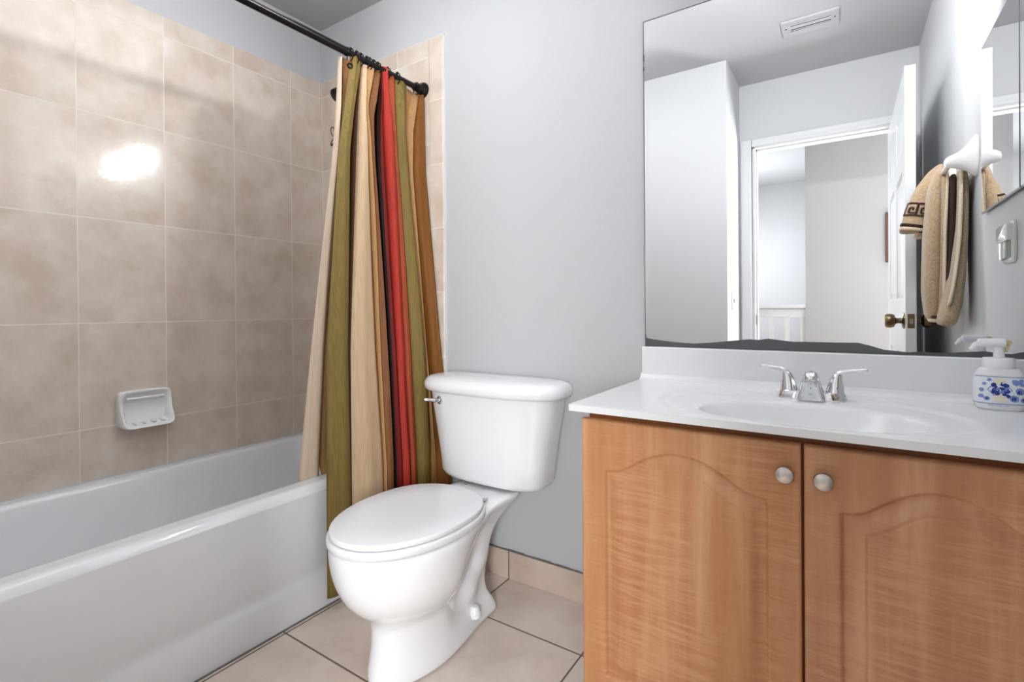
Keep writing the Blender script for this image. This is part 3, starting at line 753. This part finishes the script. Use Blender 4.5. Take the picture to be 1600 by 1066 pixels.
    bm = B(); box(bm, (CX0+.002, -.0205, CZT+.002), (CX1, -.001, .9195)); obj('backsplash', bm, M_marble, vt_, bevel=.004)
    bm = B(); lathe(bm, [(0, 0), (.024, 0), (.024, .003), (.016, .004), (0, .002)], (.215, -.335, CZT-.1365)); obj('drain', bm, M_chrome, vt_)
vanity()

# ------------------------------------------------------------------ faucet
def faucet():
    fx, fy, z0 = .222, -.125, CZT-.006
    fc = thing('faucet', (fx, fy, z0), 'chrome two handle centerset faucet at the back of the basin', 'faucet')
    bm = B()
    loft(bm, [selip(fx, fy, .077, .030, z0-.002, 3, 56), selip(fx, fy, .077, .030, z0+.004, 3, 56), selip(fx, fy, .074, .028, z0+.017, 3, 56), selip(fx, fy, .070, .025, z0+.022, 3, 56), selip(fx, fy, .05, .018, z0+.023, 3, 56)])
    obj('deck_plate', bm, M_chrome, fc)
    bm = B(); loft(bm, [selip(fx, fy, .0782, .0312, z0-.006, 3, 56), selip(fx, fy, .0782, .0312, z0-.0005, 3, 56)]); obj('dark_contrast_line', bm, M_dark, fc)  # dark line added under the chrome plate for contrast
    # spout: broad wedge rising to a rounded nose that hangs over the basin
    bm = B()
    def sp(cy, hx, hy, z, n=2.6): return selip(fx, cy, hx, hy, z, n, 40)
    loft(bm, [sp(fy-.006, .033, .036, z0+.001, 3.4), sp(fy-.008, .031, .035, z0+.012, 3.2), sp(fy-.012, .026, .034, z0+.028), sp(fy-.018, .0215, .034, z0+.044), sp(fy-.022, .0185, .034, z0+.054), sp(fy-.024, .0168, .031, z0+.063), sp(fy-.023, .013, .025, z0+.070), sp(fy-.02, .007, .014, z0+.0735), sp(fy-.018, .002, .004, z0+.0745)])
    so = obj('spout', bm, M_chrome, fc)
    bm = B(); box(bm, (fx-.0165, fy-.0575, z0+.0485), (fx+.0165, fy-.03, z0+.0505)); obj('spout_lip', bm, M_nickel, so, bevel=.0008)
    bm = B(); lathe(bm, [(0, 0), (.0125, 0), (.0135, .004), (.0135, .012), (0, .012)], (fx, fy-.049, z0+.037), 'z', 24); obj('aerator', bm, M_chrome, so)
    bm = B(); torus(bm, (fx, fy-.0448, z0+.020), (0, 1, -.25), .0035, .0007, 16, 6); obj('index_mark', bm, M_nickel, so)
    for sx in (-1, 1):
        hx = fx+sx*.051
        bm = B()
        loft(bm, [selip(hx+sx*o, fy, a, b, z0+z, 2.3, 32) for o, a, b, z in ((0, .0205, .021, .021), (0, .0198, .0205, .028), (.0005, .0175, .0185, .040), (.0015, .0145, .016, .052), (.004, .0115, .0135, .062), (.0075, .008, .011, .069), (.010, .004, .006, .072))])
        hd = obj('handle_hub', bm, M_chrome, fc)
        bm = B()
        pth = [(-.006, .046, .0045), (-.002, .058, .0055), (.006, .068, .0062), (.018, .0745, .0058), (.034, .077, .0052), (.050, .0792, .0046), (.060, .0812, .0042), (.0645, .0806, .0036), (.066, .0785, .0022)]
        tube(bm, [(hx+sx*a, fy-.004-.10*max(a, 0), z0+b) for a, b, r in pth], [r for _, _, r in pth], 14)
        obj('lever', bm, M_chrome, hd)
faucet()

# ------------------------------------------------------------------ soap dispenser
def dispenser():
    bx, by, z0 = .578, -.095, CZT
    sp = thing('soap_dispenser', (bx, by, z0), 'white foaming soap pump bottle with blue patterned label on the vanity top', 'soap dispenser')
    bm = B()
    pr = [(.036, .024, 0), (.0395, .027, .003), (.0415, .0285, .012), (.0425, .029, .03), (.0425, .029, .06), (.0405, .028, .076), (.0345, .0255, .088), (.031, .025, .092)]
    loft(bm, [selip(bx, by, a, b, z0+z, 3.0, 48) for a, b, z in pr]); obj('bottle', bm, M_bottle, sp)
    bm = B(); lathe(bm, [(0, .0), (.0268, 0), (.0275, .003), (.0275, .018), (.026, .0215), (0, .0225)], (bx, by, z0+.092), 'z', 36); obj('collar', bm, M_bottle, sp)
    bm = B(); lathe(bm, [(0, 0), (.0098, 0), (.0094, .024), (0, .024)], (bx, by, z0+.114), 'z', 24); pn = obj('pump_neck', bm, M_bottle, sp)
    z1 = z0+.134
    bm = B(); loft(bm, [[Vector((bx+o+0, by+a*math.cos(2*PI*k/20), z1+.012+b*math.sin(2*PI*k/20))) for k in range(20)] for o, a, b in ((-.036, .006, .006), (-.034, .0095, .0095), (-.02, .012, .0105), (.004, .0125, .011), (.010, .0115, .010), (.012, .007, .006))]); hd = obj('pump_head', bm, M_bottle, sp)
    bm = B(); tube(bm, [(bx-.030, by, z1+.012), (bx-.038, by, z1+.008), (bx-.047, by, z1-.004)], [.0065, .006, .0045], 14); obj('nozzle', bm, M_bottle, hd)
    bm = B(); tube(bm, [(bx+.008, by, z1+.011), (bx+.016, by, z1+.013), (bx+.021, by, z1+.016)], [.008, .006, .003], 14); tube(bm, [(bx+.013, by, z1+.010), (bx+.011, by, z1-.008)], [.005, .0035], 12); obj('thumb_rest', bm, M_ylw, hd)
    # printed wrap: slightly larger shell of the straight body part
    def shell(a0, a1, zz0, zz1, off=.0005, nseg=26, rows=4):
        bm = B(); R_ = []
        for j in range(rows+1):
            z = zz0+(zz1-zz0)*j/rows; r = []
            hx = np.interp(z, [p[2] for p in pr], [p[0] for p in pr])+off; hy = np.interp(z, [p[2] for p in pr], [p[1] for p in pr])+off
            for k in range(nseg+1):
                t = a0+(a1-a0)*k/nseg; r.append((bx+hx*sgn_pow(math.cos(t), 2/3), by+hy*sgn_pow(math.sin(t), 2/3), z0+z))
            R_.append(r)
        loft(bm, R_, False, False, closed=False); return bm
    lab = obj('label', shell(0, 2*PI, .014, .076, .0004, 64, 8), M_blabel, sp)
    A0 = PI*1.5   # faces the room (-y)
    def surf(du, z, off):
        """du: metres along the front of the label"""
        hx = float(np.interp(z, [p[2] for p in pr], [p[0] for p in pr])); hy = float(np.interp(z, [p[2] for p in pr], [p[1] for p in pr]))
        u_ = max(-.999, min(.999, du/hx)); y = by-(hy+off)*(1-abs(u_)**3)**(1/3)
        return Vector((bx+du*(1+off/hx), y, z0+z))
    def patch(name, pts, m, off=.0009):
        bm = B(); c = sum((Vector((a, b)) for a, b in pts), Vector((0, 0)))/len(pts)
        v = [bm.verts.new(surf(a, b, off)) for a, b in pts]; cv = bm.verts.new(surf(c.x, c.y, off))
        for i in range(len(v)): bm.faces.new((v[i], v[(i+1) % len(v)], cv))
        return bm
    def band(z, t, m): return obj('label_line', shell(0, 2*PI, z, z+t, .0008, 64, 1), m, lab)
    band(.0145, .0011, M_blue); band(.0735, .0009, M_blue)
    def blob(bm, cu, cz, r, n=9, jag=.35, st=1):
        pts = []; r = r*1.25
        for k in range(n):
            t = 2*PI*k/n; q = r*(1-jag*random.random()); pts.append((cu+q*math.cos(t)*st, cz+q*math.sin(t)))
        v = [bm.verts.new(surf(a, b, .0011)) for a, b in pts]; cv = bm.verts.new(surf(cu, cz, .0011))
        for i in range(n): bm.faces.new((v[i], v[(i+1) % n], cv))
    # diamond frame in cream with blue sprigs inside
    bm = B(); D = [(-.024+.0, .046), (-.004, .071), (.016, .046), (-.004, .021)]
    for a, b in zip(D, D[1:]+D[:1]):
        for s0, s1 in ((0, .34), (.34, .67), (.67, 1)):
            p = [(a[0]+(b[0]-a[0])*s, a[1]+(b[1]-a[1])*s) for s in (s0, s1)]
            q = [(-.004+(x+.004)*.9, .046+(z-.046)*.9) for x, z in p]
            v = [bm.verts.new(surf(x, z, .001)) for x, z in (p[0], p[1], q[1], q[0])]; bm.faces.new(v)
    obj('diamond_border', bm, M_lblue, lab)
    for cz_, r_, st_ in ((.0645, .006, 1.3), (.0275, .0065, 1.5)):
        bm = B(); blob(bm, -.004, cz_, r_, 12, .1, st_); obj('cream_medallion', bm, M_cream, lab)
    bm = B()
    for u_, z, r in ((-.013, .056, .0045), (-.010, .052, .003), (.002, .058, .005), (.006, .055, .004), (-.011, .044, .006), (-.014, .041, .004), (-.008, .038, .004), (.003, .046, .006), (.008, .043, .0045), (.003, .037, .0042), (.009, .033, .004), (-.003, .050, .002)): blob(bm, u_, z, r)
    obj('blue_sprig', bm, M_blue, lab)
    bm = B()
    for u_, z, r in ((-.009, .047, .004), (.006, .048, .004), (.0, .041, .0035), (-.020, .067, .0035), (.022, .062, .006), (.03, .066, .004), (.031, .058, .004), (.018, .028, .0075), (.028, .043, .007), (.033, .025, .0045), (-.024, .026, .005), (-.028, .058, .0035), (-.032, .044, .004), (-.033, .03, .004), (.018, .066, .003)): blob(bm, u_, z, r, 11, .3)
    obj('light_blue_motif', bm, M_lblue, lab)
    for u_, z, r in ((.018, .027, .004), (.027, .042, .0038), (.033, .025, .002), (-.024, .026, .0024)):
        bm = B(); blob(bm, u_, z, r, 8, .3); obj('blue_motif_centre', bm, M_blue, lab)
    bm = B()
    for k in range(14):
        u_ = -.022+k*.0024
        if k in (4, 9): continue
        v = [bm.verts.new(surf(a, b, .0008)) for a, b in ((u_, .0105), (u_+.0017, .0105), (u_+.0017, .0118), (u_, .0118))]; bm.faces.new(v)
    obj('small_print', bm, M_lblue, lab)
dispenser()

# ------------------------------------------------------------------ big mirror with lost silvering along its lower edge
def mirror():
    mr = thing('wall_mirror', (.19, -.004, 1.45), 'large frameless wall mirror over the vanity, dark worn silvering along its bottom', 'mirror')
    x0, x1, z0, z1, yf = -.2515, XR-.002, .9205, 1.9795, -.006
    low = [(-.2515, 1.0), (-.2508, .966), (-.2475, .947), (-.227, .943), (-.181, .938), (-.133, .934), (-.096, .933), (-.049, .937), (.023, .946), (.058, .950), (.084, .949), (.109, .953), (.145, .949), (.173, .946), (.204, .947), (.279, .947), (.322, .948), (.349, .941), (.376, .932), (.402, .929), (.428, .927), (.447, .929), (.466, .928), (.502, .928), (.538, .932), (.572, .935), (.594, .931), (.616, .930), (x1, .937)]
    bm = B()
    up_ = [bm.verts.new((x, yf, z)) for x, z in low]; tr = bm.verts.new((x1, yf, z1)); tl_ = bm.verts.new((x0, yf, z1))
    bm.faces.new(up_+[tr, tl_]).material_index = 0
    dn = [bm.verts.new((x, yf, z0)) for x, z in low]
    for i in range(len(low)-1): bm.faces.new((dn[i], dn[i+1], up_[i+1], up_[i])).material_index = 1
    E_ = [(x0, z0), (x1, z0), (x1, z1), (x0, z1)]
    for a, b in zip(E_, E_[1:]+E_[:1]): quad(bm, [(a[0], yf, a[1]), (b[0], yf, b[1]), (b[0], -.0005, b[1]), (a[0], -.0005, a[1])], 2)
    obj('mirror_glass', bm, [M_mirror, M_desil, M_edge], mr, smooth=0)
    bm = B()
    box(bm, (x0-.0012, yf-.0006, z0), (x0+.0015, 0, z1)); box(bm, (x0, yf-.0006, z1-.0015), (x1, 0, z1+.0012))
    for z, h in ((1.85, .022), (1.82, .012)): box(bm, (x0-.002, yf-.001, z), (x0+.003, 0, z+h))
    obj('edge_strip', bm, M_edge, mr)
mirror()

# ------------------------------------------------------------------ medicine cabinet, towel rail, towel, tumbler holder on the right wall
mc = thing('medicine_cabinet', (XR-.008, -.23, 1.58), 'mirror fronted medicine cabinet on the right wall, seen in the big mirror', 'medicine cabinet')
boxobj('cabinet_body', (XR-.007, -.392, 1.322), (XR-.0005, -.014, 1.795), M_vent, mc)
bm = B(); y0, y1, z0, z1 = -.400, -.008, 1.314, 1.803; xf = XR-.0115
quad(bm, [(xf, y0+.004, z0+.004), (xf, y1-.004, z0+.004), (xf, y1-.004, z1-.004), (xf, y0+.004, z1-.004)], 0)
I_ = [(y0+.004, z0+.004), (y1-.004, z0+.004), (y1-.004, z1-.004), (y0+.004, z1-.004)]; O_ = [(y0, z0), (y1, z0), (y1, z1), (y0, z1)]
for k in range(4):
    j = (k+1) % 4
    quad(bm, [(xf, *I_[k]), (xf, *I_[j]), (xf+.002, *O_[j]), (xf+.002, *O_[k])], 1); quad(bm, [(xf+.002, *O_[k]), (xf+.002, *O_[j]), (xf+.005, *O_[j]), (xf+.005, *O_[k])], 1)
quad(bm, [(xf+.005, *p) for p in O_], 1)
obj('mirror_door', bm, [M_mirror, M_edge], mc, smooth=0)

tr_ = thing('towel_bar', (XR, -.70, 1.51), 'white ceramic towel bar on the right wall holding the tan towel', 'towel bar')
BZ = 1.507
for y in (-.525, -.905):
    bm = B()
    rings = []
    for x, cz, hz, hy in ((XR-.0005, 1.518, .066, .036), (XR-.006, 1.518, .065, .036), (XR-.014, 1.516, .056, .031), (XR-.026, 1.513, .040, .024), (XR-.040, 1.510, .029, .020), (XR-.056, 1.508, .022, .018), (XR-.068, 1.507, .0185, .017), (XR-.076, 1.506, .014, .013), (XR-.080, 1.506, .005, .005)):
        rings.append([Vector((x, y+hy*sgn_pow(math.cos(2*PI*k/36), 2/2.4), cz+hz*sgn_pow(math.sin(2*PI*k/36), 2/2.4))) for k in range(36)])
    loft(bm, rings); obj('bracket', bm, M_cer, tr_)
bm = B(); tube(bm, [(XR-.062, -.53, BZ), (XR-.062, -.90, BZ)], .009, 16); obj('bar', bm, M_cer, tr_)

def towel():
    tw = thing('bath_towel', (.57, -.70, .97), 'tan terry towel with a Greek key band, folded over the towel bar', 'towel')
    def far(keys, dy, k):
        return [((z-1.0417)*k+1.0417, (x-.2933)*k+.2933, h*k, a+dy, b+dy*.75) for z, x, h, a, b in keys]
    def fold(name, pts, m):
        """pts: (z, xcentre, halfwidth, yfront, yback) from the bar down"""
        bm = B(); rings = []
        for z, xc, hw, yf_, yb_ in pts:
            cy, hy = (yf_+yb_)/2, abs(yf_-yb_)/2
            ring = []
            for k in range(28):
                t = 2*PI*k/28
                ring.append(Vector((xc+hw*sgn_pow(math.cos(t), 2/2.6)+.0012*random.uniform(-1, 1), cy+hy*sgn_pow(math.sin(t), 2/3.2)+.0012*random.uniform(-1, 1), z)))
            rings.append(ring)
        loft(bm, rings); return obj(name, bm, m, tw, smooth=180, sub=1)
    def lerp_rows(keys, n):
        zs = np.linspace(keys[0][0], keys[-1][0], n); K = np.array(keys)[::-1]
        return [(z,)+tuple(float(np.interp(z, K[:, 0], K[:, c])) for c in range(1, 5)) for z in zs]
    fold('front_fold', lerp_rows(far([(1.520, .572, .010, -.575, -.70), (1.505, .565, .015, -.562, -.71), (1.44, .552, .021, -.556, -.72), (1.30, .543, .023, -.552, -.72), (1.10, .539, .025, -.552, -.72), (1.03, .542, .022, -.555, -.72), (.995, .546, .018, -.56, -.72)], -.115, 1.053), 22), M_terry)
    fold('front_hem', lerp_rows(far([(1.515, .576, .004, -.552, -.59), (1.44, .575, .0045, -.538, -.59), (1.30, .569, .0045, -.533, -.59), (1.10, .566, .0045, -.533, -.59), (1.02, .565, .004, -.538, -.59)], -.115, 1.053), 16), M_terryl)
    fold('inner_fold', lerp_rows([(1.505, .585, .012, -.66, -.76), (1.44, .585, .012, -.66, -.76), (1.20, .583, .014, -.66, -.76), (1.01, .575, .014, -.66, -.76)], 14), M_terry)
    fold('dark_gap_band', lerp_rows([(1.497, .603, .008, -.62, -.72), (1.40, .603, .0085, -.62, -.72), (1.20, .596, .008, -.62, -.72), (1.08, .586, .005, -.62, -.72)], 12), M_band)  # shade of the gap and its brown stripes put into one dark fold
    fold('back_fold', lerp_rows([(1.500, .620, .010, -.565, -.72), (1.44, .622, .013, -.558, -.72), (1.30, .619, .015, -.556, -.72), (1.15, .608, .020, -.556, -.72), (1.05, .594, .026, -.556, -.72), (.985, .580, .026, -.56, -.72), (.974, .580, .022, -.57, -.71)], 22), M_terry)
    fold('back_hem', lerp_rows([(1.497, .612, .004, -.548, -.58), (1.40, .6105, .004, -.541, -.58), (1.25, .605, .004, -.541, -.58), (1.12, .592, .004, -.541, -.58), (1.04, .578, .004, -.545, -.58)], 14), M_terryl)
    fold('lower_hem', lerp_rows(far([(1.002, .551, .020, -.585, -.70), (.998, .555, .024, -.575, -.70), (.992, .558, .024, -.575, -.70), (.988, .556, .02, -.585, -.70)], -.08, 1.035), 5), M_terryl)
    fold('hem_band', lerp_rows(far([(1.012, .556, .016, -.572, -.70), (1.004, .556, .021, -.569, -.70)], -.08, 1.035), 4), M_band)
    # short embroidered end turned out into the room
    keys = [(1.525, .569, .006, -.60, -.70), (1.500, .549, .017, -.59, -.71), (1.46, .530, .026, -.585, -.72), (1.42, .517, .031, -.58, -.72), (1.38, .507, .034, -.578, -.72), (1.34, .497, .036, -.575, -.72), (1.31, .490, .036, -.574, -.72), (1.296, .488, .034, -.576, -.72)]
    keys = far(keys, -.225, 1.103)
    fl = fold('embroidered_end', lerp_rows(keys, 20), M_terry)
    K = np.array(keys)[::-1]
    def S_(u, z, off=.0012):
        """u -1..1 across the face of the flap seen from the vanity"""
        xc, hw, yf_, yb_ = (float(np.interp(z, K[:, 0], K[:, c])) for c in range(1, 5))
        cy, hy = (yf_+yb_)/2, abs(yf_-yb_)/2; c = max(-.995, min(.995, u))
        return Vector((xc+hw*c*(1+off/hw), cy+(hy+off)*(1-abs(c)**2.6)**(1/3.2), z))
    def band_(name, zz0, zz1, m, par, sl=0.0, off=.0022):
        bm = B(); rr = []
        for j in range(3):
            rr.append([S_(-1+2*k/16, zz0+(zz1-zz0)*j/2+sl*(-k/8), off) for k in range(17)])
        loft(bm, rr, False, False, closed=False); return obj(name, bm, m, par, smooth=180, solid=.001)
    band_('dark_stripe', 1.351, 1.362, M_band, fl, .010); band_('pale_hem', 1.336, 1.348, M_terryl, fl, .008)
    bm = B()
    def stroke(p, q, wd=.0025):
        (u0, z0), (u1, z1) = p, q; n = 5
        horiz = abs(z1-z0) < 1e-6
        for i in range(n):
            a, b = i/n, (i+1)/n
            ua, za, ub, zb = u0+(u1-u0)*a, z0+(z1-z0)*a, u0+(u1-u0)*b, z0+(z1-z0)*b
            su = wd/.034
            P = [(ua, za-wd), (ub, zb-wd), (ub, zb+wd), (ua, za+wd)] if horiz else [(ua-su, za), (ua+su, za), (ub+su, zb), (ub-su, zb)]
            quad(bm, [S_(x, z-.008*x, .003) for x, z in P])
    for u0 in (-1.02, -.12):
        zb, zt, ww = 1.384, 1.428, .86
        key = [(0, 0), (0, 1), (1, 1), (1, .2), (.36, .2), (.36, .62), (.68, .62), (.68, .4)]
        pp = [(u0+ww*a, zb+(zt-zb)*b) for a, b in key]
        for a, b in zip(pp[:-1], pp[1:]): stroke(a, b)
        stroke((u0, zb), (u0+ww*1.02, zb))
    obj('greek_key', bm, M_band, fl, smooth=0, solid=.0008)
    fold('embroidered_tail', lerp_rows(far([(1.315, .516, .016, -.60, -.71), (1.29, .513, .017, -.598, -.71), (1.276, .511, .016, -.60, -.71)], -.225, 1.103), 6), M_terryl)
    fold('tail_stripe', lerp_rows(far([(1.301, .516, .0175, -.5965, -.711), (1.292, .515, .0178, -.596, -.711)], -.225, 1.103), 3), M_band)
towel()

th = thing('tumbler_holder', (XR, -.15, 1.2), 'small white ceramic holder with a clear ribbed cup below the medicine cabinet', 'holder')
def slab(x, hy, z0, z1, y=-.135):
    return [Vector((x, y+hy*sgn_pow(math.cos(2*PI*k/40), 2/7), (z0+z1)/2+(z1-z0)/2*sgn_pow(math.sin(2*PI*k/40), 2/7))) for k in range(40)]
bm = B(); loft(bm, [slab(XR-.0005, .051, 1.150, 1.254), slab(XR-.006, .051, 1.150, 1.254), slab(XR-.010, .047, 1.156, 1.248)]); obj('holder_plate', bm, M_cer, th)
bm = B(); loft(bm, [slab(XR-.0055, .050, 1.202, 1.247), slab(XR-.018, .050, 1.203, 1.246), slab(XR-.0205, .046, 1.207, 1.243)]); obj('holder_shelf', bm, M_cer, th)
bm = B(); loft(bm, [[Vector((XR-.0125+.0065*sgn_pow(math.cos(2*PI*k/120), 2/4)*q+.0006*math.cos(20*2*PI*k/120), -.135+.045*q*sgn_pow(math.sin(2*PI*k/120), 2/4)+.0008*math.cos(20*2*PI*k/120), z)) for k in range(120)] for q, z in ((.9, 1.160), (1, 1.163), (1, 1.2015))])
obj('clear_cup', bm, M_glass, th)
